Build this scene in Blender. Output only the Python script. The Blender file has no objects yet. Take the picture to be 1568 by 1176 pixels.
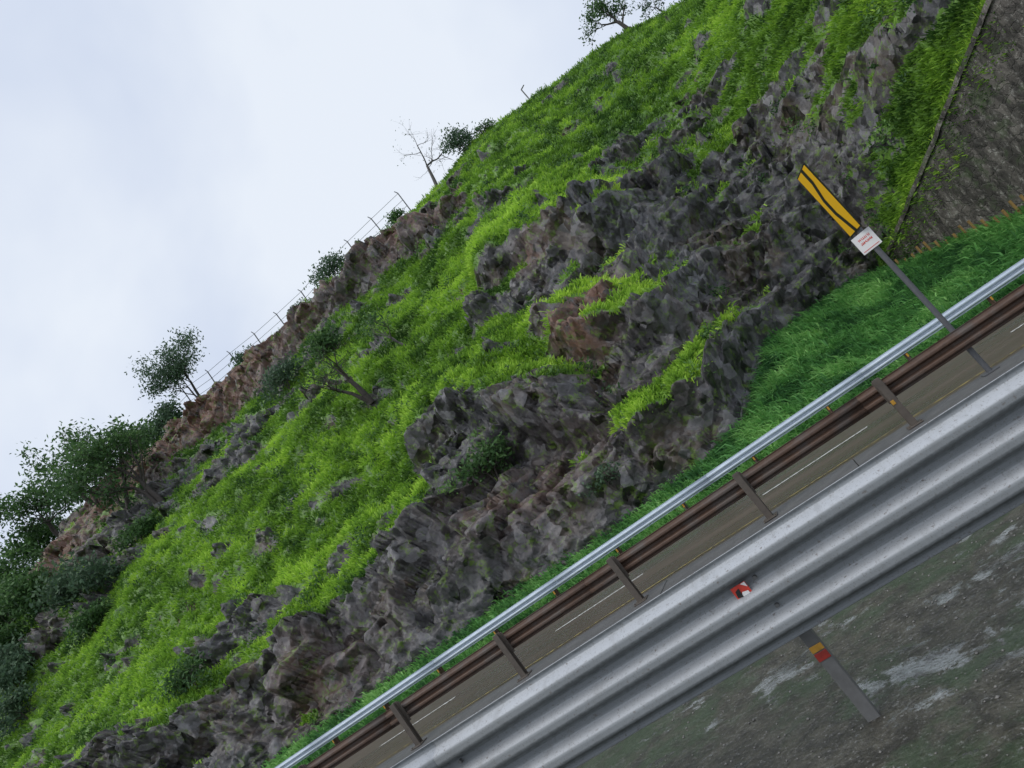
import bpy, math, numpy as np
from mathutils import Matrix, Vector
rng=np.random.default_rng(7)
scene=bpy.context.scene
GR=-0.0477
# ------------------------------------------------------------------ noise
def h2(ix,iy,s):
    ix=ix.astype(np.int64);iy=iy.astype(np.int64)
    n=(ix*374761393+iy*668265263+s*2147483647+s*1013904223)&0xffffffff
    n=((n^(n>>13))*1274126177)&0xffffffff
    n=((n^(n>>16))*2246822519)&0xffffffff
    n=n^(n>>15)
    return (n&0xffffff)/float(0xffffff)
def vn(x,y,s=0):
    x=np.asarray(x,float);y=np.asarray(y,float)
    ix=np.floor(x);iy=np.floor(y);fx=x-ix;fy=y-iy
    fx=fx*fx*fx*(fx*(fx*6-15)+10);fy=fy*fy*fy*(fy*(fy*6-15)+10)
    a=h2(ix,iy,s);b=h2(ix+1,iy,s);c=h2(ix,iy+1,s);d=h2(ix+1,iy+1,s)
    return (a*(1-fx)+b*fx)*(1-fy)+(c*(1-fx)+d*fx)*fy
def fbm(x,y,s=0,o=4,g=.5):
    r=0;a=1;t=0
    for i in range(o):
        r=r+a*vn(x*2**i+13.7*i,y*2**i-7.1*i,s+i*17);t+=a;a*=g
    return r/t-.5
def facet(x,y,s,tilt=1.0):
    ix=np.floor(x);iy=np.floor(y)
    b1=np.full(x.shape,9.);b2=np.full(x.shape,9.);v=np.zeros(x.shape)
    for i in (-1,0,1):
        for j in (-1,0,1):
            cx=ix+i;cy=iy+j
            px=cx+.1+.8*h2(cx,cy,s);py=cy+.1+.8*h2(cx,cy,s+5)
            dx=x-px;dy=y-py;d=np.maximum(abs(dx),abs(dy))*.6+.4*np.sqrt(dx*dx+dy*dy)
            val=h2(cx,cy,s+9)+tilt*((h2(cx,cy,s+11)-.5)*dx+(h2(cx,cy,s+13)-.8)*dy)
            n=d<b1
            b2=np.where(n,b1,np.minimum(b2,d))
            v=np.where(n,val,v);b1=np.where(n,d,b1)
    return v-.5,b2-b1
def sm(a,b,x):
    t=np.clip((x-a)/(b-a),0,1);return t*t*(3-2*t)
# ------------------------------------------------------------------ helpers
def new_obj(name,verts,faces_flat,nper,mats,smooth=False,attrs=None,parent=None,midx=None):
    me=bpy.data.meshes.new(name)
    verts=np.asarray(verts,np.float32).reshape(-1,3);f=np.asarray(faces_flat,np.int32).reshape(-1)
    nf=len(f)//nper
    me.vertices.add(len(verts));me.vertices.foreach_set('co',verts.ravel())
    me.loops.add(len(f));me.loops.foreach_set('vertex_index',f)
    me.polygons.add(nf)
    me.polygons.foreach_set('loop_start',np.arange(0,len(f),nper,dtype=np.int32))
    me.polygons.foreach_set('loop_total',np.full(nf,nper,np.int32))
    if smooth: me.polygons.foreach_set('use_smooth',np.ones(nf,bool))
    if midx is not None: me.polygons.foreach_set('material_index',np.asarray(midx,np.int32))
    if attrs:
        for k,a in attrs.items():
            at=me.attributes.new(k,'FLOAT','POINT');at.data.foreach_set('value',np.asarray(a,np.float32).ravel())
    me.update(calc_edges=True);me.validate()
    for m in (mats if isinstance(mats,list) else [mats]): me.materials.append(m)
    o=bpy.data.objects.new(name,me);scene.collection.objects.link(o)
    if parent: o.parent=parent
    return o
def grid_faces(nr,nc):
    i=np.arange(nr-1)[:,None]*nc+np.arange(nc-1)[None,:]
    return np.stack([i,i+1,i+nc+1,i+nc],-1).reshape(-1)
def empty(name,loc=(0,0,0)):
    o=bpy.data.objects.new(name,None);o.empty_display_size=.3;scene.collection.objects.link(o);return o
class Geo:
    def __init__(s): s.v=[];s.f=[];s.m=[];s.n=0
    def quad(s,vs,fs,m=0):
        s.v+=list(map(tuple,vs));s.f+=[tuple(s.n+k for k in f) for f in fs];s.m+=[m]*len(fs);s.n+=len(vs)
    def box(s,x0,x1,y0,y1,z0,z1,m=0,M=None):
        vs=[(x,y,z) for x in(x0,x1) for y in(y0,y1) for z in(z0,z1)]
        if M is not None: vs=[tuple(M@Vector(v)) for v in vs]
        s.quad(vs,[(0,1,3,2),(4,6,7,5),(0,4,5,1),(2,3,7,6),(0,2,6,4),(1,5,7,3)],m)
    def tube(s,a,b,ra,rb,n=8,m=0,cap=True):
        a=Vector(a);b=Vector(b);d=(b-a)
        if d.length<1e-6:return
        d.normalize();u=d.orthogonal().normalized();w=d.cross(u)
        vs=[]
        for c,r in((a,ra),(b,rb)):
            for k in range(n):
                t=2*math.pi*k/n;vs.append(c+u*(r*math.cos(t))+w*(r*math.sin(t)))
        fs=[(k,(k+1)%n,n+(k+1)%n,n+k) for k in range(n)]
        if cap: fs+=[tuple(range(n))[::-1],tuple(range(n,2*n))]
        s.quad(vs,fs,m)
    def build(s,name,mats,parent=None,bevel=0,smooth=False,shear=False):
        me=bpy.data.meshes.new(name)
        v=[(x,y,z+GR*x) for x,y,z in s.v] if shear else s.v
        me.from_pydata(v,[],s.f);me.update()
        for m in (mats if isinstance(mats,list) else [mats]): me.materials.append(m)
        me.polygons.foreach_set('material_index',s.m)
        if smooth: me.polygons.foreach_set('use_smooth',[True]*len(s.f))
        o=bpy.data.objects.new(name,me);scene.collection.objects.link(o)
        if parent:o.parent=parent
        if bevel:
            b=o.modifiers.new('b','BEVEL');b.width=bevel;b.segments=2;b.limit_method='ANGLE'
        return o
# ------------------------------------------------------------------ materials
class NT:
    def __init__(s,name):
        s.m=bpy.data.materials.new(name);s.m.use_nodes=True;s.t=s.m.node_tree;s.b=s.t.nodes['Principled BSDF'];s.out=s.t.nodes['Material Output']
    def n(s,ty,**k):
        x=s.t.nodes.new(ty)
        for a,b in k.items(): setattr(x,a,b)
        return x
    def l(s,a,b): s.t.links.new(a,b)
    def setv(s,sock,v):
        if hasattr(v,'links'): s.l(v,sock)
        else: sock.default_value=v
    def pos(s):
        g=s.n('ShaderNodeNewGeometry');return g.outputs['Position']
    def noise(s,scale,detail=6,rough=.6,vec=None,dist=0):
        x=s.n('ShaderNodeTexNoise');x.inputs['Scale'].default_value=scale;x.inputs['Detail'].default_value=detail;x.inputs['Roughness'].default_value=rough;x.inputs['Distortion'].default_value=dist
        s.l(vec or s.pos(),x.inputs['Vector']);return x.outputs['Fac']
    def vor(s,scale,feat='F1',out='Distance',vec=None,rnd=1):
        x=s.n('ShaderNodeTexVoronoi',feature=feat);x.inputs['Scale'].default_value=scale;x.inputs['Randomness'].default_value=rnd
        s.l(vec or s.pos(),x.inputs['Vector']);return x.outputs[out]
    def vmath(s,op,a,b=None):
        x=s.n('ShaderNodeVectorMath',operation=op);s.setv(x.inputs[0],a)
        if b is not None: s.setv(x.inputs[1],b)
        return x.outputs[0]
    def scalev(s,v,sc):
        x=s.n('ShaderNodeVectorMath',operation='MULTIPLY');s.l(v,x.inputs[0]);x.inputs[1].default_value=sc;return x.outputs[0]
    def math(s,op,a,b=0,c=None,clamp=False):
        x=s.n('ShaderNodeMath',operation=op,use_clamp=clamp);s.setv(x.inputs[0],a);s.setv(x.inputs[1],b)
        if c is not None:s.setv(x.inputs[2],c)
        return x.outputs[0]
    def mr(s,v,a,b,c=0,d=1,smooth=True):
        x=s.n('ShaderNodeMapRange',interpolation_type='SMOOTHSTEP' if smooth else 'LINEAR');s.l(v,x.inputs[0])
        for i,k in enumerate((a,b,c,d)): x.inputs[i+1].default_value=k
        return x.outputs[0]
    def mix(s,f,a,b,mode='MIX'):
        x=s.n('ShaderNodeMix',data_type='RGBA',blend_type=mode);s.setv(x.inputs[0],f)
        for k,v in((6,a),(7,b)):
            if hasattr(v,'links'): s.l(v,x.inputs[k])
            else: x.inputs[k].default_value=(*v,1)
        return x.outputs[2]
    def attr(s,name):
        x=s.n('ShaderNodeAttribute');x.attribute_name=name;return x.outputs['Fac']
    def bump(s,h,st,dist,prev=None):
        x=s.n('ShaderNodeBump');x.inputs['Strength'].default_value=st;x.inputs['Distance'].default_value=dist;s.l(h,x.inputs['Height'])
        if prev: s.l(prev,x.inputs['Normal'])
        return x.outputs[0]
    def fin(s,col=None,rough=None,nor=None,metal=None,spec=None):
        b=s.b
        if col is not None:
            if hasattr(col,'links'): s.l(col,b.inputs['Base Color'])
            else: b.inputs['Base Color'].default_value=(*col,1)
        if rough is not None: s.setv(b.inputs['Roughness'],rough)
        if metal is not None: s.setv(b.inputs['Metallic'],metal)
        if spec is not None: s.setv(b.inputs['Specular IOR Level'],spec)
        if nor is not None: s.l(nor,b.inputs['Normal'])
        return s.m
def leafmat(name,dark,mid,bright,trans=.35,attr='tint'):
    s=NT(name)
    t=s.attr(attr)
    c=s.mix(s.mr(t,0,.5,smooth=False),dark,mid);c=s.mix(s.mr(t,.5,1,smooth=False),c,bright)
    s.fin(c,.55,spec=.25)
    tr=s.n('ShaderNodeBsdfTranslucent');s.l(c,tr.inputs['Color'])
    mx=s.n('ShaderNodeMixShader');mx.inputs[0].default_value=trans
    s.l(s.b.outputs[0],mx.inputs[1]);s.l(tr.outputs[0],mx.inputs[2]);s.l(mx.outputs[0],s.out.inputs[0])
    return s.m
M={}
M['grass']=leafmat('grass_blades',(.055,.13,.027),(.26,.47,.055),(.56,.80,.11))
M['verge']=leafmat('verge_blades',(.06,.17,.06),(.17,.43,.11),(.38,.68,.21))
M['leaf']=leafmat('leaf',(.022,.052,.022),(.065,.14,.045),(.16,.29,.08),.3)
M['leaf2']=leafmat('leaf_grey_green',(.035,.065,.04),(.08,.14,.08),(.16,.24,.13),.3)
# hill
s=NT('hillside_rock_and_turf')
g=s.attr('g');so=s.attr('soil')
p=s.pos();wn=s.n('ShaderNodeTexNoise');wn.inputs['Scale'].default_value=2.0;wn.inputs['Detail'].default_value=3;s.l(p,wn.inputs['Vector'])
pw=s.vmath('ADD',p,s.scalev(wn.outputs['Color'],(.2,.2,.2)))
n1=s.noise(.35,4,.6);n2=s.noise(1.6,6,.75);n3=s.noise(8,7,.75)
v1=s.vor(1.0,'F1','Color',pw);v2=s.vor(2.7,'F1','Color',pw);v3=s.vor(7.5,'F1','Color',pw)
def chan(v,i=0):
    x=s.n('ShaderNodeSeparateColor');s.l(v,x.inputs[0]);return x.outputs[i]
rock=s.mix(s.mr(n2,.35,.65),(.034,.033,.035),(.092,.089,.092))
rock=s.mix(s.mr(n1,.50,.64),rock,s.mix(n3,(.045,.035,.027),(.13,.10,.078)))
rock=s.mix(s.mr(chan(v1),.5,1,0,.35),rock,(.15,.146,.152))
rock=s.mix(s.mr(chan(v2),.62,1,0,.6),rock,(.24,.235,.24))
rock=s.mix(s.mr(chan(v2,1),.6,1,0,.55),rock,(.026,.025,.026))
rock=s.mix(s.mr(chan(v3,1),.7,1,0,.4),rock,(.20,.195,.20))
soil=s.mix(n3,(.10,.046,.030),(.28,.155,.11))
rock=s.mix(s.math('MULTIPLY',so,s.mr(n2,.33,.55)),rock,soil)
rock=s.mix(s.mr(n3,.54,.68,0,.65),rock,(.022,.020,.021))
n4=s.noise(5,5,.75)
moss=s.mr(s.noise(2.9,7,.8),.53,.60,0,.85)
rock=s.mix(moss,rock,s.mix(n4,(.05,.08,.02),(.19,.30,.045)))
turf=s.mix(n4,(.045,.095,.018),(.19,.37,.045))
ga=s.math('ADD',g,s.math('MULTIPLY',s.math('SUBTRACT',n4,.5),1.1))
gf=s.mr(ga,.48,.57)
col=s.mix(gf,rock,turf)
ge=s.n('ShaderNodeNewGeometry')
def cen(v,k): return s.scalev(s.vmath('SUBTRACT',v,(.5,.5,.5)),(k,k,k))
rgh=s.math('SUBTRACT',1,gf)
off=s.vmath('ADD',cen(v1,.7),s.vmath('ADD',cen(v2,.85),cen(v3,.5)))
sc_=s.n('ShaderNodeVectorMath',operation='SCALE');s.l(off,sc_.inputs[0]);s.l(rgh,sc_.inputs[3])
nn_=s.vmath('NORMALIZE',s.vmath('ADD',ge.outputs['Normal'],sc_.outputs[0]))
b=s.bump(n3,.5,.04,nn_)
M['hill']=s.fin(col,s.mr(n3,.3,.7,.32,.58),b,spec=.5)
s=NT('verge_soil');n=s.noise(3);M['vsoil']=s.fin(s.mix(n,(.03,.08,.015),(.09,.20,.03)),.9,s.bump(n,.6,.1))
s=NT('earth');n=s.noise(.6);M['earth']=s.fin(s.mix(n,(.03,.05,.015),(.07,.09,.03)),.9,s.bump(n,.5,.2))
# muddy median
s=NT('wet_mud')
p=s.pos()
na=s.noise(1.15,6,.74,s.scalev(p,(1,1.3,1)));nb=s.noise(6,6,.72);nc=s.noise(45,4,.7);nd=s.noise(2.1,6,.75)
pe=s.vor(30,'F1','Distance')
mud=s.mix(s.mr(nb,.35,.65),(.024,.021,.014),(.080,.073,.052));mud=s.mix(s.mr(nc,.57,.66,0,.8),mud,(.20,.197,.18))
mud=s.mix(s.mr(nc,.44,.36,0,.7),mud,(.013,.011,.009))
mud=s.mix(s.mr(s.noise(1.1,6,.7,s.scalev(p,(1,1,1))),.46,.60,0,.7),mud,s.mix(nc,(.018,.038,.015),(.05,.088,.033)))
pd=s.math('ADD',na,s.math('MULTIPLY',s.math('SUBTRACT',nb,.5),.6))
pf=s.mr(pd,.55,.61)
wet_sky_sheen=s.mix(s.mr(nd,.42,.60),(.04,.04,.035),(.27,.285,.28))  # pale tone paints the sky's reflection into the wet patches
wet_sky_sheen=s.mix(s.mr(nc,.5,.62,0,.6),wet_sky_sheen,(.09,.085,.07))
col=s.mix(pf,mud,wet_sky_sheen)
rr0=s.mr(pf,0,1,.36,.10)
bb=s.bump(s.math('ADD',nb,s.math('MULTIPLY',nc,.4)),.6,.03);bb=s.bump(pe,.4,.01,bb)
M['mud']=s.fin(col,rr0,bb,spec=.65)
# road
s=NT('wet_asphalt');n=s.noise(1.2,6,.6,s.scalev(s.pos(),(.15,1,1)));m2=s.noise(60,4,.6)
M['road']=s.fin(s.mix(n,(.06,.046,.034),(.13,.10,.07)),s.mr(n,.3,.7,.2,.45),s.bump(m2,.35,.01),spec=.5)
s=NT('kerb_concrete');n=s.noise(4);m2=s.noise(40);M['kerb']=s.fin(s.mix(n,(.06,.06,.06),(.17,.165,.16)),.5,s.bump(m2,.6,.015))
s=NT('white_road_paint');n=s.noise(20);M['wpaint']=s.fin(s.mix(s.mr(n,.4,.6),(.25,.24,.2),(.7,.7,.66)),.5)
s=NT('yellow_road_paint');n=s.noise(9,6,.7);M['ypaint']=s.fin(s.mix(s.mr(n,.42,.62),(.10,.08,.045),(.42,.33,.10)),.5)
# beam
s=NT('weathered_shaded_beam_paint');p=s.pos()
n=s.noise(3,5,.65,s.scalev(p,(1,1,6)));k=s.noise(30,5,.7);st=s.noise(4,4,.6,s.scalev(p,(3,1,1.2)));kk=s.noise(110,3,.6)
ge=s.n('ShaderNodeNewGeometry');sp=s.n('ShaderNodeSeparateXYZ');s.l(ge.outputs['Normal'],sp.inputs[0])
c=s.mix(n,(.23,.245,.25),(.30,.315,.325));c=s.mix(s.mr(sp.outputs[2],.35,.75,0,.85),c,(.48,.495,.51))  # upward faces painted lighter, sky light put into the colour
c=s.mix(s.mr(st,.52,.72,0,.25),c,(.17,.165,.15));c=s.mix(s.mr(k,.60,.68,0,.7),c,(.12,.09,.07));c=s.mix(s.mr(kk,.58,.66,0,.55),c,(.15,.145,.13))
under_shade=s.mix(s.mr(k,.3,.7),(.12,.13,.132),(.20,.215,.22))
c=s.mix(s.mr(sp.outputs[2],.15,-.3,0,.85),c,under_shade)  # down-facing flanks painted darker, shade on top of the weathering
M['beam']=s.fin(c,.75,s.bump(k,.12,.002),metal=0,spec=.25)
s=NT('galvanised_steel');n=s.noise(8);c=s.mix(n,(.42,.48,.54),(.66,.74,.82));M['galv']=s.fin(c,.4,metal=.3)
s=NT('rusty_steel');n=s.noise(12,7,.7);n6=s.noise(2.2,6,.7);c=s.mix(n,(.04,.026,.018),(.15,.085,.055));c=s.mix(s.mr(n6,.45,.65,0,.7),c,(.10,.088,.078));M['rust']=s.fin(c,.6,s.bump(n,.4,.005))
s=NT('weathered_post');n=s.noise(12,7,.7);c=s.mix(n,(.045,.036,.03),(.15,.125,.10));M['rpost']=s.fin(c,.6,s.bump(n,.4,.005))
s=NT('dark_post_steel');n=s.noise(14,6,.7);c=s.mix(n,(.07,.068,.065),(.20,.20,.195));M['dpost']=s.fin(c,.4,s.bump(n,.3,.004))
s=NT('sign_pole_grey');n=s.noise(18,6,.7);c=s.mix(n,(.06,.065,.07),(.15,.15,.155));M['pole']=s.fin(c,.5)
def plain(name,c,r=.45,nn=25,dirt=.25):
    s=NT(name);n=s.noise(nn,5,.65);return s.fin(s.mix(s.mr(n,.45,.75,0,dirt),c,tuple(x*.35 for x in c)),r)
M['syel']=plain('sign_yellow',(.90,.50,.012),.4,dirt=.1);M['sblk']=plain('sign_black',(.012,.012,.012));M['swht']=plain('sign_white',(.78,.77,.75),dirt=.1)
M['sred']=plain('sign_red',(.62,.05,.03));M['refy']=plain('reflector_yellow',(.5,.26,.03),dirt=.6);M['refr']=plain('reflector_red',(.34,.03,.02),dirt=.6)
M['bark']=plain('bark',(.06,.05,.043),.85,9,.6);M['barkg']=plain('bark_grey',(.12,.11,.105),.85,9,.6)
M['wire']=plain('fence_wire',(.10,.105,.11),.5)
# masonry
s=NT('rubble_masonry');p=s.pos()
wn=s.n('ShaderNodeTexNoise');wn.inputs['Scale'].default_value=3.5;wn.inputs['Detail'].default_value=5;s.l(p,wn.inputs['Vector'])
pv=s.vmath('ADD',p,s.scalev(wn.outputs['Color'],(.3,.3,.3)))
e=s.vor(3.6,'DISTANCE_TO_EDGE','Distance',pv);cc=s.vor(3.6,'F1','Color',pv);sx=s.n('ShaderNodeSeparateColor');s.l(cc,sx.inputs[0])
n=s.noise(1.2,6,.7);k=s.noise(6,7,.8);stn=s.noise(1.3,6,.75,s.scalev(p,(1.6,1.6,.5)))
c=s.mix(sx.outputs[0],(.06,.053,.045),(.17,.152,.13));c=s.mix(s.mr(e,.0,.04,.5,0),c,(.16,.15,.13))
c=s.mix(s.mr(k,.53,.62,0,.75),c,(.36,.345,.305));c=s.mix(s.mr(stn,.46,.57,0,.8),c,(.030,.027,.022));c=s.mix(s.mr(n,.50,.60,0,.6),c,(.05,.08,.027))
c=s.mix(s.mr(k,.46,.38,0,.85),c,(.018,.016,.013))
bb=s.bump(s.mr(e,0,.08),.6,.05);bb=s.bump(k,.6,.04,bb)
M['wall']=s.fin(c,.8,bb)
# ------------------------------------------------------------------ hillside
XF=[-80,-6,-3,-1.5,0.4,3,5,8.8,9.4,30]
YF=[20.5,20.5,20.5,20.6,24,27,28.2,20.9,20.3,20.3]
ZF=[4.4,.9,.75,.7,2.1,1.75,2.1,5.1,5.4,5.4]
RA=[-1.9,-1.6,-1.24,-1.024,-.80,-.56,-.451,-.331,-.267,-.166,-.1075,-.034,.037,.119,.2115,.7]
RM=[.44,.46,.472,.49,.49,.4716,.461,.469,.466,.4636,.474,.4616,.4495,.441,.40,.36]
xs=np.concatenate([np.arange(-84,-45,.35),np.arange(-45,-30,.14),np.arange(-30,12,.07),np.arange(12,30,.3)])
SL=33.
ts=np.concatenate([np.arange(-.06,1.03,.07/SL),np.linspace(1.035,2.2,40)])
Xg,T=np.meshgrid(xs,ts)
yf=np.interp(Xg,XF,YF);zf=np.interp(Xg,XF,ZF)
zc=1.75+45*np.interp(Xg/45,RA,RM)
tc=np.clip(T,0,1)
Yb=yf+(45-yf)*tc**1.3+np.clip(T-1,0,9)*40
Zb=zf+(zc-zf)*tc-np.clip(T-1,0,9)**1.5*6+np.clip(T,-1,0)*30-.35
S0=T*SL
kx=sm(0,4.5,Xg)
S=S0*(1-kx)+(Zb-.9)*1.52*kx
B=[(-13,.42,4,.10,.85),(-16,.34,4.5,.12,.85),(-20,.42,4,.13,.85),(-26,.35,6,.14,.85),(-34,.33,7,.13,.75),(-45,.35,9,.18,.6),(-60,.4,12,.2,.5),
(-12.3,.30,2.6,.07,.7),(-16,.23,3,.05,.65),(-12,.16,1.6,.03,.9),(-15,.14,1.5,.03,1.0),(-17.6,.15,1.3,.03,.9),(-27,.22,4,.05,.7),(-21.6,.16,1.4,.03,.9),
(-4.2,.52,3.2,.06,1.3),(-.6,.42,1.5,.045,1.0),(-1,.78,8,.12,.8),(5,.76,5,.17,.8),(-8,.63,2.2,.08,.8),(-12,.60,4,.09,.7),(-10.5,.50,2.5,.08,.7),(-7.5,.36,1.5,.06,.6),(-8.5,.29,1.2,.04,.5),(-5.8,.30,1.0,.05,.4),(-17,.68,4,.05,.5),(0,.60,5,.06,.5),(7,.45,2,.1,.5),(8.3,.22,1.3,.08,.35),
(-38,.80,4,.07,-1.1),(-33,.82,4,.06,-1.1),(-27.8,.80,4,.055,-1.1),(-22,.84,4,.05,-1.0),(-15.6,.82,4,.06,-.8),(-10,.84,3,.05,-.7),(-7.2,.73,1.5,.05,-.7),
(-20,.04,14,.05,-.75),(-35,.07,10,.06,-.75),(-10,.05,3.5,.07,-.8),(-7,.10,2.2,.05,-.7),(-9,.19,2.2,.035,-.9),(-6.5,.14,1.7,.04,-.7),
(0,.28,1.9,.05,-.6),(2,.23,2.4,.08,-.9),(4.3,.17,1.6,.09,-.9),(1.3,.11,1.8,.08,-.9),(3.5,.05,1.8,.05,-.8),(6.2,.25,1.2,.04,-.5),(3,.54,1.4,.03,-.45),(5.3,.47,1.4,.03,-.45),(4,.33,1.5,.03,-.3),
(-2.4,.34,1.8,.035,-.75),(-3,.24,1.4,.035,-.45),(-2.8,.14,2,.03,-.8),(-1.2,.02,2,.018,-.6),(-5.3,.43,.9,.03,-.2),
(-3.6,.285,1.2,.02,.6),(-1.3,.25,1.2,.02,.5),(-2.2,.19,1.8,.016,.9),(-2.2,.075,1.9,.03,1.2)]
G=np.full(Xg.shape,.10)
wx=Xg+2.0*fbm(Xg*.35,S*.35,3,3);wt=T+.04*fbm(Xg*.4,S*.4,8,3)
for bx,bt,rx,rt,w in B: G+=w*np.exp(-((wx-bx)/rx)**2-((wt-bt)/rt)**2)
G=np.clip(G,-.66,.95)
speck=fbm(Xg*.75,S*1.15,55,4);sp2=fbm(Xg*2.4,S*2.8,56,4,.6)
def ledge(pts,h,L,w=.7,seed=0):
    px=[p[0] for p in pts];pt=[p[1] for p in pts]
    e=np.interp(Xg,px,pt)*SL+1.1*fbm(Xg*.45,S*.15,seed,3)
    ta=sm(px[0]-.3,px[0]+1.3,Xg)*(1-sm(px[-1]-1.3,px[-1]+.3,Xg))
    q=S0-e
    f=np.where(q<0,sm(-w,0,q),np.clip(1-q/L,0,1))
    return h*f*ta
LG=ledge([(-6.8,.47),(-5,.44),(-2.5,.41),(-1,.36),(.6,.32)],1.3,5,1.2,41)
LG=LG+ledge([(-5,.25),(-3.8,.215),(-2,.17),(-.9,.13),(.1,.09)],1.5,3.6,.8,51)
LG=LG+ledge([(-4.6,.06),(-3,.062),(-1.5,.06),(-.3,.035),(.5,.03)],.9,2.5,.6,61)
LG=LG+ledge([(-11.2,.235),(-9,.235),(-7.2,.195),(-5.5,.13),(-3.8,.09)],1.6,4.5,.9,71)
LG=LG+ledge([(-20,.11),(-15,.10),(-11,.11),(-8.8,.10)],.9,4,.9,81)
LG=LG+ledge([(-40,.13),(-32,.13),(-26,.12),(-20,.10)],.8,4,.9,91)
LG=LG+ledge([(-42,.80),(-36,.82),(-30,.80),(-24,.81),(-19,.81),(-13,.80),(-8,.80)],.9,4,1.6,101)
D=LG*(1-sm(1,4,Xg))
gsum=.5*G+1.4*speck+.75*sp2
rk=1-sm(-.15,.2,.5*G+1.4*speck+.4*sp2)
wS=S+2.2*fbm(Xg*.13,S*.13,21,3)+.10*Xg
def saw(p,sharp):
    f=p-np.floor(p);return np.where(f<sharp,sm(0,1,f/sharp),(1-f)/(1-sharp))
D+=.6*(.35+.65*rk)*saw(wS/3.9,.22)
rx=Xg+.04*fbm(Xg*1.2,S*1.2,31,2);rs=S+.04*fbm(Xg*1.2,S*1.2,32,2)
ca,sa=math.cos(.35),math.sin(.35)
rx,rs=rx*ca+rs*sa,-rx*sa+rs*ca
f1,c1=facet(rx/2.6,rs/1.8,1,1.2);f2,c2=facet(rx/1.15+3,rs/.85,2,1.3);f3,c3=facet(rx/.5,rs/.38,3,1.3)
D+=(.85*f1+.24*sm(0,.06,c1))*(.10+.90*rk)
D+=(.44*f2+.14*sm(0,.08,c2))*(.06+.94*rk)+(.15*f3+.04*sm(0,.15,c3))*(.06+.94*rk)
D+=1.2*fbm(Xg*.12,S*.12,35,3)
gm=1-rk
md=.75*np.abs(fbm(Xg*.9,S*.7,37,4))+.55*fbm(Xg*2.0,S*1.8,38,3)
D+=gm*(.48-md)*.9
fade=(.22+.78*(1-sm(.80,.98,T)))*(.35+.65*sm(-.01,.06,T))*(1-.35*sm(4,7,Xg))
wallz=sm(4.3,5.5,Xg)*(1-sm(.03,.14,T));fade=fade*(1-.8*wallz)
D=D*fade
D=np.where(T>1.05,D*.3+fbm(Xg*.2,S*.2,5,3),D)
P=np.stack([Xg,Yb-.74*D,Zb+.67*D],-1)
du=np.gradient(P,axis=1);dv=np.gradient(P,axis=0)
N=np.cross(du,dv);N/=np.linalg.norm(N,axis=-1,keepdims=True)+1e-9
def blur(a,k):
    for ax in(0,1):
        c=np.cumsum(np.concatenate([np.repeat(np.take(a,[0],ax),k+1,ax),a,np.repeat(np.take(a,[-1],ax),k,ax)],ax),ax)
        n=a.shape[ax]
        a=(np.take(c,range(2*k+1,2*k+1+n),ax)-np.take(c,range(0,n),ax))/(2*k+1)
    return a
nz=blur(N[...,2],2);nzb=blur(N[...,2],6)
nb0=np.interp(Xg,[-80,3,5,9,30],[.72,.72,.64,.57,.57])
g=.64+.95*gsum+.9*(nzb-nb0)+.35*(nz-nb0)
strip_=np.zeros(Xg.shape)
for bx,bt,rx_,rt in [(8.7,.0,.8,.09),(8.0,.0,.7,.09),(7.2,.0,.7,.085),(6.4,.0,.6,.08),(5.7,0,.55,.07),(5.0,.0,.5,.05),(9.5,.0,.8,.12),(10.5,0,1,.12)]:
    strip_=np.maximum(strip_,np.exp(-((Xg-bx)/rx_)**2-((T-bt)/rt)**2))
g=g+1.0*strip_
g=np.where(T>.985,np.maximum(g,.9),g)
g=np.clip(g,0,1.3)
SO=np.zeros(Xg.shape)
for bx,bt,rx_,rt,w in [(-3.1,.25,1.3,.04,1.2),(-3.2,.21,1.2,.03,1),(-4,.40,.8,.02,.8),(-6.9,.49,1.2,.03,.8),(-38,.76,5,.08,1),(-31,.80,5,.07,1.1),(-25,.81,5,.06,1),(-18,.82,4,.06,.7),(-8,.80,3,.05,.8),(-12,.82,2.5,.05,.6),(-46,.5,6,.1,.8),(-7,.08,2.4,.04,.5),(-1.5,.09,1.6,.03,.4),(-24,.30,2,.03,.8),(-30,.2,3,.03,.8),(-16,.05,2.5,.04,.4)]:
    SO+=w*np.exp(-((Xg-bx)/rx_)**2-((T-bt)/rt)**2)
nr,nc=Xg.shape
hill=new_obj('rocky_hillside',P.reshape(-1,3),grid_faces(nr,nc),4,M['hill'],False,{'g':g,'soil':np.clip(SO,0,1)})
def hp(x,t,off=0):
    j=int(np.argmin(abs(xs-x)));i=int(np.argmin(abs(ts-t)));p=P[i,j];return (float(p[0]),float(p[1]),float(p[2])+off)
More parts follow.
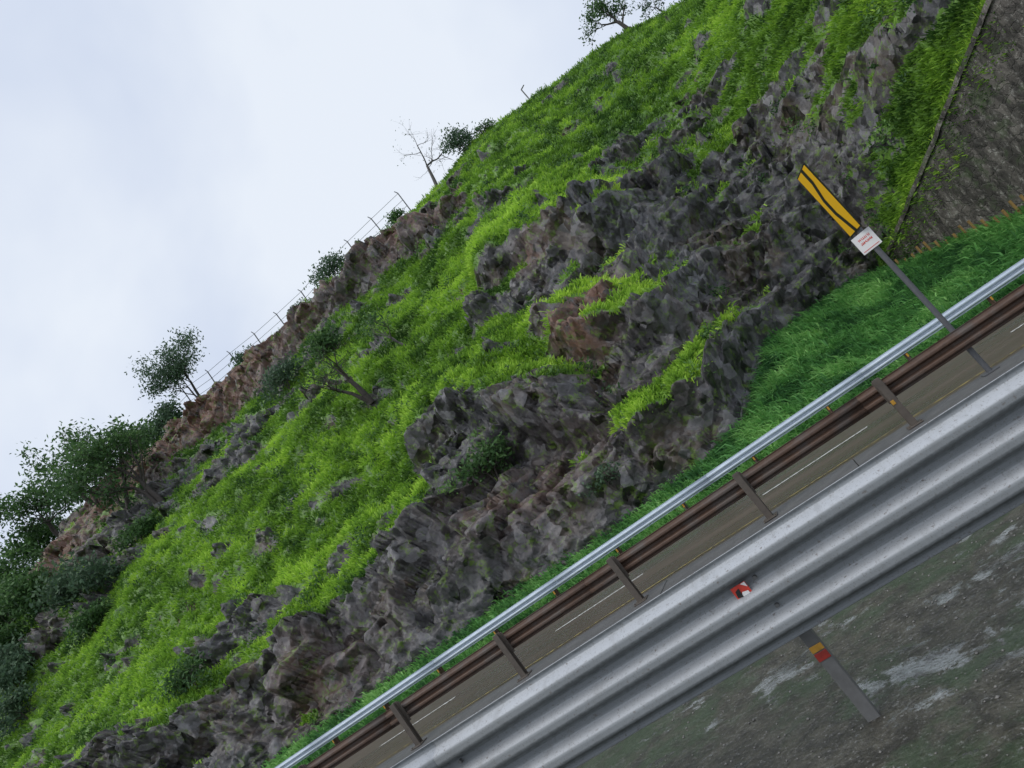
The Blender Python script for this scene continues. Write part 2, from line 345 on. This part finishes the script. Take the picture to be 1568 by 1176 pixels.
# ------------------------------------------------------------------ grass tufts
def tufts(name,pos,nor,length,tint,mat,blades=5,width=.035,droop=.6,wind=(0,0,0)):
    n=len(pos);k=blades
    p=np.repeat(pos,k,0)+rng.normal(0,.06,(n*k,3));nn=np.repeat(nor,k,0);L=np.repeat(length,k)*rng.uniform(.55,1.15,n*k);ti=np.repeat(tint,k)+rng.normal(0,.10,n*k)
    up=nn*.45+np.array([0,0,.75]);d=up+rng.normal(0,.42,(n*k,3));d/=np.linalg.norm(d,axis=1,keepdims=True)
    side=np.cross(d,rng.normal(0,1,(n*k,3)));side/=np.linalg.norm(side,axis=1,keepdims=True)+1e-9
    out=nn*np.array([1,1,0])*droop+np.array(wind)+rng.normal(0,.15,(n*k,3))-np.array([0,0,droop*.55])
    w=(width*rng.uniform(.6,1.4,n*k))[:,None];L=L[:,None]
    m=p+d*L*.55+out*L*.12;t=p+d*L*.85+out*L*.55
    p=p-nn*.06
    V=np.stack([p-side*w*.6,p+side*w*.6,m+side*w*.5,m-side*w*.5,t],1)
    b=np.arange(n*k)[:,None]*5
    F=np.concatenate([b+np.array([[0,1,2]]),b+np.array([[0,2,3]]),b+np.array([[3,2,4]])],1)
    tn=np.stack([ti-.25,ti-.25,ti,ti,ti+.14],1)  # blade roots tinted darker to paint shadow inside the grass
    return new_obj(name,V.reshape(-1,3),F.reshape(-1),3,mat,False,{'tint':np.clip(tn,0,1)})
area=np.linalg.norm(np.cross(du,dv),axis=-1)
vis=(T<1.04)&(Xg>-66)&(Xg<14)&(T>-.03)
depth=np.sqrt(P[...,0]**2+P[...,1]**2)
gn=g+.5*fbm(Xg*4.5,S*4.5,60,3)
w=np.where(vis&(gn>.55),area*np.clip((gn-.49)*4,0.2,1)*np.clip(32/depth,.35,1.5)**1.5,0).ravel()
cum=np.cumsum(w);NTF=190000
idx=np.searchsorted(cum,rng.uniform(0,cum[-1],NTF));idx=np.clip(idx,0,len(w)-1)
Pf=P.reshape(-1,3);Nf=N.reshape(-1,3)
bright=np.zeros(Xg.shape)
for bx,bt,rx_,rt,w_ in [(-4,.52,3.5,.07,.38),(-.6,.42,2,.05,.3),(-2,.07,2.5,.05,.28),(-2.5,.2,3,.08,.28),(-8,.25,4,.05,.22),(7.5,.01,2,.06,.15),(-16,.36,6,.14,.14),(-26,.36,8,.14,.12),(-1,.36,4,.08,.2),(0,.75,9,.16,-.03),(6.5,.35,3,.1,.05),(-30,.72,12,.08,-.2),(-14,.68,5,.08,-.18),(-20,.1,15,.06,-.06)]:
    bright+=w_*np.exp(-((Xg-bx)/rx_)**2-((T-bt)/rt)**2)
tf=(.44+bright+.8*fbm(Xg*.45,S*.6,70,3)+1.25*fbm(Xg*1.5,S*1.7,71,3)+.35*(nzb-.72)).ravel()
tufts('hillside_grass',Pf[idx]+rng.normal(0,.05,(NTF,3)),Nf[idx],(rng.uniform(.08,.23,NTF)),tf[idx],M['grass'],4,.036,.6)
# ------------------------------------------------------------------ ground sheets
gx=np.concatenate([np.linspace(-600,-100,12),np.linspace(-90,90,40),np.linspace(100,600,12)]);gy=np.linspace(-500,500,60)
A,Bq=np.meshgrid(gx,gy)
new_obj('ground',np.stack([A,Bq,GR*np.clip(A,-100,100)-.6],-1).reshape(-1,3),grid_faces(*A.shape),4,M['earth'])
def strip(name,x,y,zfun,mat,smooth=True):
    A,Bq=np.meshgrid(x,y);return new_obj(name,np.stack([A,Bq,GR*A+zfun(A,Bq)],-1).reshape(-1,3),grid_faces(*A.shape),4,mat,smooth)
xm=np.concatenate([np.arange(-95,-5,1.5),np.arange(-4,4,.025),np.arange(4,95,1.5)])
ym=np.concatenate([np.arange(-14,2.5,.8),np.arange(2.5,6.5,.025),np.arange(6.5,10.4,.3),[10.45]])
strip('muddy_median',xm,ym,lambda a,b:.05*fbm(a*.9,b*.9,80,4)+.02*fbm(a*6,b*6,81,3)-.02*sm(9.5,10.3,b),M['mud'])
V=[];F=[];n0=0
for i in range(900):
    x=rng.uniform(-2.2,3.2);y=rng.uniform(3.2,6.4);r_=rng.uniform(.004,.014)
    z_=GR*x+float(.05*fbm(np.array([x*.9]),np.array([y*.9]),80,4)[0]+.02*fbm(np.array([x*6]),np.array([y*6]),81,3)[0])
    o=np.array([[1,0,0],[-1,0,0],[0,1,0],[0,-1,0],[0,0,.7],[0,0,-.7]])*r_*rng.uniform(.6,1.2,(6,1))
    V.append(o+np.array([x,y,z_+r_*.2]));F.append(np.array([0,2,4,2,1,4,1,3,4,3,0,4,2,0,5,1,2,5,3,1,5,0,3,5])+n0);n0+=6
new_obj('gravel',np.concatenate(V),np.concatenate(F),3,plain('stone_chips',(.20,.19,.17),.5,30,.8))
xr=np.arange(-95,96,1.0)
strip('road',xr,np.array([11.35,12,13,14,15,16,17.5]),lambda a,b:-.12*(b-11.35)/6.1,M['road'])
def rz(y): return -.12*(y-11.35)/6.1
gk=Geo()
for x in np.arange(-60,40,3.0):
    gk.box(x+.003,x+2.997,10.42,11.15,-.25,.055+.003*math.sin(x*7),0)
    gk.box(x+.003,x+2.997,11.154,11.42,-.25,.02,0)
kb=gk.build('concrete_kerb',M['kerb'],bevel=.012,shear=True)
gl=Geo()
for x in np.arange(-60,40,4.5): gl.quad([(x,13.75,rz(13.75)+.004),(x+2,13.75,rz(13.75)+.004),(x+2,13.87,rz(13.87)+.004),(x,13.87,rz(13.87)+.004)],[(0,1,2,3)])
gl.build('lane_marking',M['wpaint'],shear=True)
gl=Geo();gl.quad([(x,y,rz(y)+.004) for x in(-90,90) for y in(11.75,11.82)],[(0,2,3,1)])
gl.quad([(x,y,rz(y)+.004) for x in(-90,90) for y in(16.9,17.0)],[(0,2,3,1)]);gl.build('road_edge_line',M['ypaint'],shear=True)
# verge
VX=[-95,-6,-3,-1.5,0.4,3,5,7.03,8.9,9.4,40];VY=[21.2,21.2,21.2,21.3,24.8,27.8,28.1,24.1,20.5,20.1,20.1];VZ=[.5,.55,.65,.65,2.1,1.85,1.3,.54,.1,.0,.0]
xv=np.concatenate([np.arange(-90,-25,1.),np.arange(-25,12,.2),np.arange(12,40,1.)]);tv=np.linspace(0,1,50)
A,Tq=np.meshgrid(xv,tv)
ye=np.interp(A,VX,VY);ze=np.interp(A,VX,VZ)
Yv=17.4+(ye-17.4)*Tq;rp=sm(.15,1.0,Tq)
Zv=GR*A-.14+(ze+.14)*rp*1.0+.10*fbm(A*.8,Yv*.8,90,3)*sm(0,.1,Tq)
Zv=np.where(A>0,GR*A-.14+(ze-GR*A+.14)*rp+.25*fbm(A*.6,Yv*.6,90,3)*sm(0,.1,Tq),Zv)
Zv=np.where((A>-1.5)&(A<=0),GR*A-.14+(ze-GR*A*(A+1.5)/1.5+.14)*rp+.1*fbm(A*.6,Yv*.6,90,3)*sm(0,.1,Tq),Zv)
PV=np.stack([A,Yv,Zv],-1)
new_obj('grass_verge',PV.reshape(-1,3),grid_faces(*A.shape),4,M['vsoil'],True)
av=np.linalg.norm(np.cross(np.gradient(PV,axis=1),np.gradient(PV,axis=0)),axis=-1)
wv=np.where((A>-30)&(A<11)&(Tq>.06),av*np.where(A<-3,.45,1.)*sm(.02,.2,Tq),0).ravel();cv=np.cumsum(wv);NV=36000
iv=np.clip(np.searchsorted(cv,rng.uniform(0,cv[-1],NV)),0,len(wv)-1)
pv=PV.reshape(-1,3)[iv]+np.stack([rng.uniform(-.1,.1,NV),rng.uniform(-.08,.08,NV),np.zeros(NV)],1)
tvv=.54+1.5*fbm(pv[:,0]*.9,pv[:,1]*1.3,95,3)+.7*fbm(pv[:,0]*3,pv[:,1]*3,96,2)
lv=rng.uniform(.3,.75,NV)*np.where(pv[:,0]<-2,.5,1.)*np.clip((pv[:,1]-17.4)/1.8,.3,1)
tufts('verge_grass',pv,np.tile([0,-.25,.95],(NV,1)),lv,tvv,M['verge'],4,.036,.7,(-.5,-.1,-.1))
# ------------------------------------------------------------------ guardrails
def wave(nr_,H,dep):
    pts=[];K=nr_*16
    for i in range(K+1):
        u=i/K;ph=u*nr_;f=ph-math.floor(ph) if i<K else 1
        r=.5-.5*math.cos(2*math.pi*f);r=min(1,max(0,(r-.5)*1.9+.5))
        pts.append((r*dep,u*H))
    pts=[(0.012,-.012),(0,-.006)]+pts[1:-1]+[(0,H+.004),(.010,H+.012)]
    return pts
def beam(name,parent,x0,x1,y,z,H,dep,nr_,mat,sgn=-1,seg=4.2,th=.004):
    pr=wave(nr_,H,dep);Lp=len(pr);k=0;x=x0
    V=[];F=[]
    n0=0
    while x<x1:
        o=.004*(k%2)
        xx=np.linspace(x-.12,x+seg+.12,6)
        for xi in xx:
            for d,zz in pr: V.append((xi,y+sgn*(d+o),z+zz+GR*xi))
        for a in range(5):
            for b_ in range(Lp-1):
                q=n0+a*Lp+b_;F+=[q,q+Lp,q+Lp+1,q+1]
        n0+=6*Lp;x+=seg;k+=1
    o=new_obj(name,V,F,4,mat,True,parent=parent)
    m=o.modifiers.new('s','SOLIDIFY');m.thickness=th;m.offset=0
    return o
r1=empty('thrie_beam_guardrail')
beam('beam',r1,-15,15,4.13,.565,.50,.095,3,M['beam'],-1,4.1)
gp=Geo();gb=Geo()
for k in range(-7,8):
    x=-.74+2.0*k
    gp.box(x-.034,x+.034,4.225,4.231,-.4,1.0,0);gp.box(x-.034,x-.028,4.231,4.29,-.4,1.0,0);gp.box(x+.028,x+.034,4.231,4.29,-.4,1.0,0)
    gp.box(x-.06,x+.06,4.138,4.222,.62,1.02,0)
    gp.box(x-.0345,x+.0345,4.217,4.2215,.36,.405,1);gp.box(x-.0345,x+.0345,4.217,4.2215,.41,.445,2)
    for zz in(.73,.90): gb.tube((x,4.128,zz),(x,4.105,zz),.013,.011,8)
gp.build('posts',[M['dpost'],M['refr'],M['refy']],r1,bevel=.003,shear=True)
gb.build('bolts',M['dpost'],r1,shear=True)
gs=Geo();x=-.83;z=.885;y=4.08
def flat(gs,pts,y,m): gs.quad([(px,y,pz) for px,pz in pts],[tuple(range(len(pts)))],m)
gs.box(x-.042,x+.042,y,y+.004,z-.035,z+.035,1)
gs.box(x-.01,x+.01,y+.004,4.128,z-.01,z+.01,1)
flat(gs,[(x-.02,z-.033),(x+.03,z-.033),(x+.03,z-.012),(x+.0,z-.005)],y-.003,0)
flat(gs,[(x+.015,z+.033),(x+.040,z+.033),(x+.040,z+.005)],y-.003,0)
flat(gs,[(x-.035,z-.02),(x-.008,z-.028),(x-.004,z+.02),(x-.028,z+.012)],y-.005,2)
gs.build('reflector_sticker',[M['swht'],M['sred'],M['sblk']],r1,shear=True)
r2=empty('rusty_guardrail')
beam('beam',r2,-50,30,10.93,.46,.25,.08,2,M['rust'],-1,4.2)
gp=Geo()
for k in range(-24,14):
    x=-1.27+2.1*k
    gp.box(x-.045,x+.045,10.70,10.708,0.05,.78);gp.box(x-.045,x+.045,10.802,10.81,0.05,.78);gp.box(x-.004,x+.004,10.708,10.802,.05,.78)
    gp.box(x-.06,x+.06,10.79+.024,10.846,.42,.76)
    gp.box(x-.10,x+.10,10.62,10.85,.060,.072)
    if k==1 or k==-5: gp.box(x-.046,x+.0,10.692,10.698,.40,.46,1)
    for a in(-.08,.08): gp.tube((x+a,10.65,.06),(x+a,10.65,.09),.012,.012,6)
gp.build('posts',[M['rpost'],M['refy']],r2,bevel=.004,shear=True)
r3=empty('galvanised_guardrail')
beam('beam',r3,-70,30,18.2,.22,.22,.07,2,M['galv'],-1,4.2)
gp=Geo()
for k in range(-36,16):
    x=.3+1.9*k
    gp.box(x-.04,x+.04,18.21,18.30,-.5,.42);gp.box(x-.018,x+.018,18.10,18.104,.12,.20,1)
    gp.box(x-.012,x+.012,18.104,18.2,-.2,.19)
gp.build('posts',[M['rust'],M['refy']],r3,shear=True)
# ------------------------------------------------------------------ curve sign
sg=empty('curve_warning_sign');X0=1.92;Y0=11.02
gp=Geo();gp.tube((X0,Y0,0.0),(X0,Y0,3.45),.036,.036,14);gp.box(X0-.1,X0+.1,Y0-.1,Y0+.1,.06,.072)
gp.build('pole',M['pole'],sg,shear=True,smooth=False)
Mx=Matrix.Translation((X0,Y0,0))@Matrix.Rotation(math.radians(5.5),4,'Z')
gp=Geo()
bw=.37;z0=2.42;z1=3.50
gp.box(-.046,-.040,-bw,bw,z0,z1,0,Mx)
def plate(pts,xo,m): gp.quad([tuple(Mx@Vector((xo,a,c))) for a,c in pts],[tuple(range(len(pts)))],m)
plate([(-bw+.05,z0+.02),(bw-.03,z0+.02),(bw-.03,z1-.02),(-bw+.05,z1-.02)],-.049,1)
q=.065;zm=(z0+z1)/2
cl=[(-.06,z0+.02),(.10,z0+.36),(.10,zm+.05),(-.06,zm+.30),(-.06,z1-.02)]
for (a,c),(a2,c2) in zip(cl[:-1],cl[1:]): plate([(a-q,c),(a+q,c),(a2+q,c2),(a2-q,c2)],-.052,0)
gp.build('board',[M['sblk'],M['syel']],sg,shear=True)
gp=Geo();Mx=Matrix.Translation((X0,Y0,0))@Matrix.Rotation(math.radians(40),4,'Z')
gp.box(-.05,-.044,-.17,.17,2.12,2.38,0,Mx)
gp.box(-.0535,-.0505,-.145,.145,2.145,2.152,1,Mx)
rr=np.random.default_rng(3)
for row,zz in enumerate((2.29,2.235)):
    a=-.11
    while a<.10:
        w_=rr.uniform(.014,.026);gp.box(-.0535,-.0505,a,a+w_*.35,zz,zz+.032,1,Mx);gp.box(-.0535,-.0505,a+w_*.35,a+w_,zz+.011*rr.integers(0,3),zz+.011*rr.integers(0,2)+.010,1,Mx);a+=w_+.008
gp.build('supplementary_plate',[M['swht'],M['sred']],sg,shear=True)
# ------------------------------------------------------------------ masonry wall
line=[(4.75,28.5),(5.0,28.0),(7.03,24.0),(8.9,20.35),(9.35,19.95),(30,19.95)];tops=[1.9,2.06,3.62,5.1,5.45,5.5]
pts=[];tp=[]
for (a,b_),(t0,t1) in zip(zip(line[:-1],line[1:]),zip(tops[:-1],tops[1:])):
    n=max(2,int(math.dist(a,b_)/.25))
    for i in range(n): u=i/n;pts.append((a[0]+(b_[0]-a[0])*u,a[1]+(b_[1]-a[1])*u));tp.append(t0+(t1-t0)*u)
pts.append(line[-1]);tp.append(tops[-1]);pts=np.array(pts);tp=np.array(tp)
d=np.gradient(pts,axis=0);d/=np.linalg.norm(d,axis=1,keepdims=True);nn=np.stack([d[:,1],-d[:,0]],1)
wl=empty('retaining_wall')
rows=24;V=[]
for r in range(rows+1):
    u=r/rows;z=-1.2+(tp+1.2)*u
    off=.10*(1-u)+.05*fbm(np.arange(len(tp))*.5,np.full(len(tp),r*.6),99,3)
    V.append(np.stack([pts[:,0]+nn[:,0]*off,pts[:,1]+nn[:,1]*off,z],1))
new_obj('wall_face',np.array(V),grid_faces(rows+1,len(tp)),4,M['wall'],True,parent=wl)
V=[]
jit=.05*fbm(np.arange(len(tp))*.7,np.zeros(len(tp)),98,2)
for o,dz in((.06,-.10),(.06,.04),(-.42,.04),(-.42,-1.5)): V.append(np.stack([pts[:,0]+nn[:,0]*o,pts[:,1]+nn[:,1]*o,tp+dz+jit],1))
new_obj('coping',np.array(V),grid_faces(4,len(tp)),4,M['wall'],False,parent=wl)
NW=2600;u=rng.uniform(0,len(tp)*.55,NW).astype(int);u=np.clip(u,0,60);
pw_=np.stack([pts[u,0]-nn[u,0]*rng.uniform(.05,.45,NW)+rng.normal(0,.04,NW),pts[u,1]-nn[u,1]*.25+rng.normal(0,.06,NW),tp[u]+.03],1)
tufts('wall_top_grass',pw_,np.tile([-.2,-.3,.8],(NW,1)),rng.uniform(.10,.28,NW),.65+rng.normal(0,.12,NW),M['grass'],4,.03)
rl=Geo()
for i in range(24):
    u=i/23;x=5.25+(9.0-5.25)*u-.35;y=27.5+(20.0-27.5)*u-.35;zg=float(np.interp(x,VX,VZ))*.9+.02
    rl.box(x-.03,x+.03,y-.03,y+.03,zg-.3,zg+.55+.12*math.sin(i*5))
rl.build('rusty_railing',plain('dull_rusty_paint',(.28,.17,.05),.7,8,.9))
# ------------------------------------------------------------------ ridge fence
fn=Geo();prev=None;k=0
for x in np.arange(-45,-8.5,2.3):
    p=hp(x,1.0);h=1.6
    t=(p[0]+.05*math.sin(k*3),p[1],p[2]+h);fn.tube((p[0],p[1],p[2]-.4),t,.045,.04,6)
    fn.tube(t,(t[0]-.12,t[1]+.05,t[2]+.26),.035,.03,5)
    if prev:
        for c in(.35,.65,.98): fn.tube(tuple(Vector(prev[0]).lerp(Vector(prev[1]),c)),tuple(Vector((p[0],p[1],p[2])).lerp(Vector(t),c)),.014,.014,4,cap=False)
    prev=((p[0],p[1],p[2]),t);k+=1
fn.build('wire_fence',M['wire'])
fn=Geo();p=hp(-.6,1.0);fn.tube((p[0],p[1],p[2]-.3),(p[0],p[1],p[2]+.9),.04,.04,6);fn.tube((p[0],p[1],p[2]+.9),(p[0]+.3,p[1],p[2]+1.0),.04,.03,6);fn.build('fence_post',M['dpost'])
# ------------------------------------------------------------------ trees
def tree(name,base,h,spread,seed,leafn,leafsz,lean=(0,0),bark='bark',leaf='leaf',trunk=.12,depth=4,clump=.35,stems=1,first=.3):
    r=np.random.default_rng(seed);g_=Geo();tips=[]
    def grow(p,d,L,rad,lev):
        n=3;q=Vector(p);dd=Vector(d)
        for i in range(n):
            dd=(dd+Vector(r.normal(0,.16,3))+Vector((0,0,.05))).normalized()
            q2=q+dd*(L/n);r2=rad*(1-.13*(i+1))
            g_.tube(q,q2,rad*(1-.13*i),r2,6 if lev<2 else 4,cap=False);q=q2
            if lev>=depth-1: tips.append((tuple(q),lev))
            if lev<depth and i>=(1 if lev==0 else 0) and r.random()<.55:
                nd=(dd+Vector(r.normal(0,.75,3))).normalized()
                nd=Vector((nd.x*spread,nd.y*spread,max(nd.z,-.1)+.15)).normalized();grow(q,nd,L*r.uniform(.55,.8),r2*.6,lev+1)
        if lev<depth:
            for _ in range(2):
                nd=(dd+Vector(r.normal(0,.6,3))).normalized();nd=Vector((nd.x*spread,nd.y*spread,nd.z)).normalized();grow(q,nd,L*r.uniform(.6,.8),r2*.7,lev+1)
    for s_ in range(stems):
        grow(Vector(base)-Vector((0,0,.2)),Vector((lean[0]+r.normal(0,.12*stems),lean[1]+r.normal(0,.1),1)).normalized(),h*first,trunk*(1 if s_==0 else .7),0)
    par=empty(name);g_.build('trunk_and_limbs',M[bark],par,smooth=True)
    if leafn:
        tp_=np.array([t[0] for t in tips]);n=leafn
        sel=r.integers(0,len(tp_),n);c=tp_[sel]+r.normal(0,clump,(n,3))*np.array([1,1,.6])
        shade=r.uniform(0,1,len(tp_))[sel]
        a=r.normal(0,1,(n,3));a/=np.linalg.norm(a,axis=1,keepdims=True);b_=np.cross(a,r.normal(0,1,(n,3)));b_/=np.linalg.norm(b_,axis=1,keepdims=True)
        sz=(leafsz*r.uniform(.6,1.3,n))[:,None]
        V=np.stack([c-a*sz,c+b_*sz*.45,c+a*sz,c-b_*sz*.45],1)
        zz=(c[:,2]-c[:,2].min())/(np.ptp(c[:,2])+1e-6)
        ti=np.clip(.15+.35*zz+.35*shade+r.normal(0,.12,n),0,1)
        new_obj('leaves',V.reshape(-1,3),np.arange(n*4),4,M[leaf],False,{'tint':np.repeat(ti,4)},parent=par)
    return par
tree('hilltop_tree',hp(-30.5,1.0,-.3),8.0,1.35,1,4600,.11,leaf='leaf2',clump=.34,first=.27,stems=2)
tree('bare_tree',hp(-8.2,1.0),5.6,1.2,4,160,.07,bark='barkg',trunk=.14,leaf='leaf2',first=.30)
tree('hilltop_tree',hp(6.2,1.0),4.2,.8,6,1300,.10,lean=(-.2,0),trunk=.15,first=.30,clump=.18)
tree('hilltop_tree',hp(8.0,1.0),3.0,1.2,7,400,.09,trunk=.06,first=.3,clump=.15,leaf='leaf2')
tree('hillside_tree',hp(-27.5,.60),7.6,.95,12,2600,.12,lean=(-.25,-.1),trunk=.19,clump=.26,stems=2,first=.28)
tree('hillside_tree',hp(-31,.66),8.0,.95,13,3000,.12,lean=(-.2,0),trunk=.17,clump=.28,stems=2,first=.28)
tree('hillside_tree',hp(-36,.80),6.5,1.0,14,2800,.13,trunk=.15,clump=.32,stems=2,first=.28)
tree('hillside_tree',hp(-42,.86),7.5,1.0,15,3400,.15,trunk=.15,clump=.38,stems=2,first=.28)
tree('hillside_tree',hp(-12.4,.405),4.6,1.25,24,300,.07,lean=(-.15,-.2),trunk=.15,clump=.2,first=.28,stems=2)
tree('hillside_tree',hp(-10.4,.47),3.8,1.1,22,400,.07,lean=(-.1,-.2),trunk=.07,clump=.2,first=.30,bark='barkg')
def bush(name,base,r0,seed,n,lz,leaf='leaf'):
    return tree(name,base,r0*1.7,1.5,seed,n,lz,trunk=.04,depth=3,clump=r0*.2,stems=4,first=.34,leaf=leaf)
for i,(x,t,r0,n,lz,lf) in enumerate([(-17.2,.99,1.6,1800,.11,'leaf2'),(-20.5,.99,1.2,600,.1,'leaf2'),(-25.5,.99,1.0,600,.11,'leaf2'),(-11.6,.99,.8,600,.1,'leaf'),(-5.4,.99,1.3,1400,.1,'leaf2'),(-3.8,.99,.7,500,.08,'leaf'),
    (-41,.62,2.2,3000,.14,'leaf'),(-36,.55,2.0,2600,.13,'leaf'),(-32,.50,1.9,2600,.13,'leaf2'),(-44,.75,2.3,3000,.15,'leaf'),(-38,.45,1.8,2200,.13,'leaf2'),(-46,.9,2.2,2600,.15,'leaf'),(-35,.96,1.6,1800,.14,'leaf'),(-33,.93,1.8,1800,.14,'leaf2'),
    (-40,.52,2.0,2600,.13,'leaf'),(-36.5,.42,1.6,2000,.12,'leaf2'),(-41,.38,1.8,2200,.13,'leaf'),(-31,.42,1.3,1500,.11,'leaf'),(-34.5,.34,1.3,1500,.11,'leaf2'),(-29,.55,1.3,1500,.11,'leaf'),
    (-7.9,.115,1.05,1300,.08,'leaf'),(-21.2,.14,1.0,1100,.08,'leaf'),(-18,.62,1.2,1200,.1,'leaf2'),(-14.5,.6,1.2,1200,.1,'leaf'),(-5,.03,.6,400,.06,'leaf2')]):
    bush('shrub',hp(x,t),r0,100+i,n,lz,lf)
NS=760;V=[];TI=[]
ok=np.where((vis&(g>.35)&(g<.95)&(T<.98)).ravel())[0];cs=rng.choice(ok,NS)
for c in cs:
    rr_=rng.uniform(.16,.42);n=int(60*rr_/.3);q=Pf[c]+Nf[c]*rr_*.3
    pp=q+rng.normal(0,rr_*.45,(n,3));a=rng.normal(0,1,(n,3));a/=np.linalg.norm(a,axis=1,keepdims=True);b_=np.cross(a,rng.normal(0,1,(n,3)));b_/=np.linalg.norm(b_,axis=1,keepdims=True)
    sz=.045+.03*rng.random((n,1));V.append(np.stack([pp-a*sz,pp+b_*sz*.5,pp+a*sz,pp-b_*sz*.5],1).reshape(-1,3));TI.append(np.repeat(np.clip(rng.uniform(.3,1.0)+rng.normal(0,.15,n),0,1),4))
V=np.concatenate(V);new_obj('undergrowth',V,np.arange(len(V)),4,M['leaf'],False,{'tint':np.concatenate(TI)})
# ------------------------------------------------------------------ light, sky, camera
w=bpy.data.worlds.new('World');scene.world=w;w.use_nodes=True;nt=w.node_tree;bg=nt.nodes['Background']
sky=nt.nodes.new('ShaderNodeTexSky');sky.sky_type='NISHITA';sky.sun_disc=False;sky.sun_elevation=math.radians(52);sky.sun_rotation=math.radians(220)
tc_=nt.nodes.new('ShaderNodeTexCoord');no=nt.nodes.new('ShaderNodeTexNoise');no.inputs['Scale'].default_value=2.0;no.inputs['Detail'].default_value=5;no.inputs['Roughness'].default_value=.5;no.inputs['Distortion'].default_value=.2
nt.links.new(tc_.outputs['Generated'],no.inputs['Vector'])
rp_=nt.nodes.new('ShaderNodeValToRGB');rp_.color_ramp.elements[0].position=.34;rp_.color_ramp.elements[0].color=(5.8,6.7,8.7,1);rp_.color_ramp.elements[1].position=.64;rp_.color_ramp.elements[1].color=(8.8,9.4,10.3,1)
nt.links.new(no.outputs['Fac'],rp_.inputs[0])
mx=nt.nodes.new('ShaderNodeMix');mx.data_type='RGBA';mx.inputs[0].default_value=.9
nt.links.new(sky.outputs[0],mx.inputs[6]);nt.links.new(rp_.outputs[0],mx.inputs[7]);nt.links.new(mx.outputs[2],bg.inputs[0]);bg.inputs[1].default_value=.1
sl=bpy.data.lights.new('sun','SUN');sl.energy=1.4;sl.angle=math.radians(45);sl.color=(1,.97,.92);so_=bpy.data.objects.new('sun',sl);scene.collection.objects.link(so_)
dv_=Vector((.5,.6,-1.0));so_.rotation_euler=dv_.to_track_quat('-Z','Y').to_euler()
cam=bpy.data.cameras.new('camera');co=bpy.data.objects.new('camera',cam);scene.collection.objects.link(co);scene.camera=co
cam.sensor_width=36;cam.lens=27.55;cam.clip_end=2000;cam.clip_start=.05
c10=math.cos(math.radians(10));s10=math.sin(math.radians(10));fh=Vector((-.2622,.965,0));z=Vector((0,0,1));F_=fh*c10+z*s10;U=z*c10-fh*s10;Rr=Vector((.965,.2622,0))
ri=Rr*.788-U*.616;ui=Rr*.616+U*.788
mt=Matrix((ri,ui,-F_)).transposed().to_4x4();mt.translation=(0,0,1.75);co.matrix_world=mt
scene.view_settings.view_transform='Standard';scene.view_settings.look='None';scene.view_settings.exposure=0
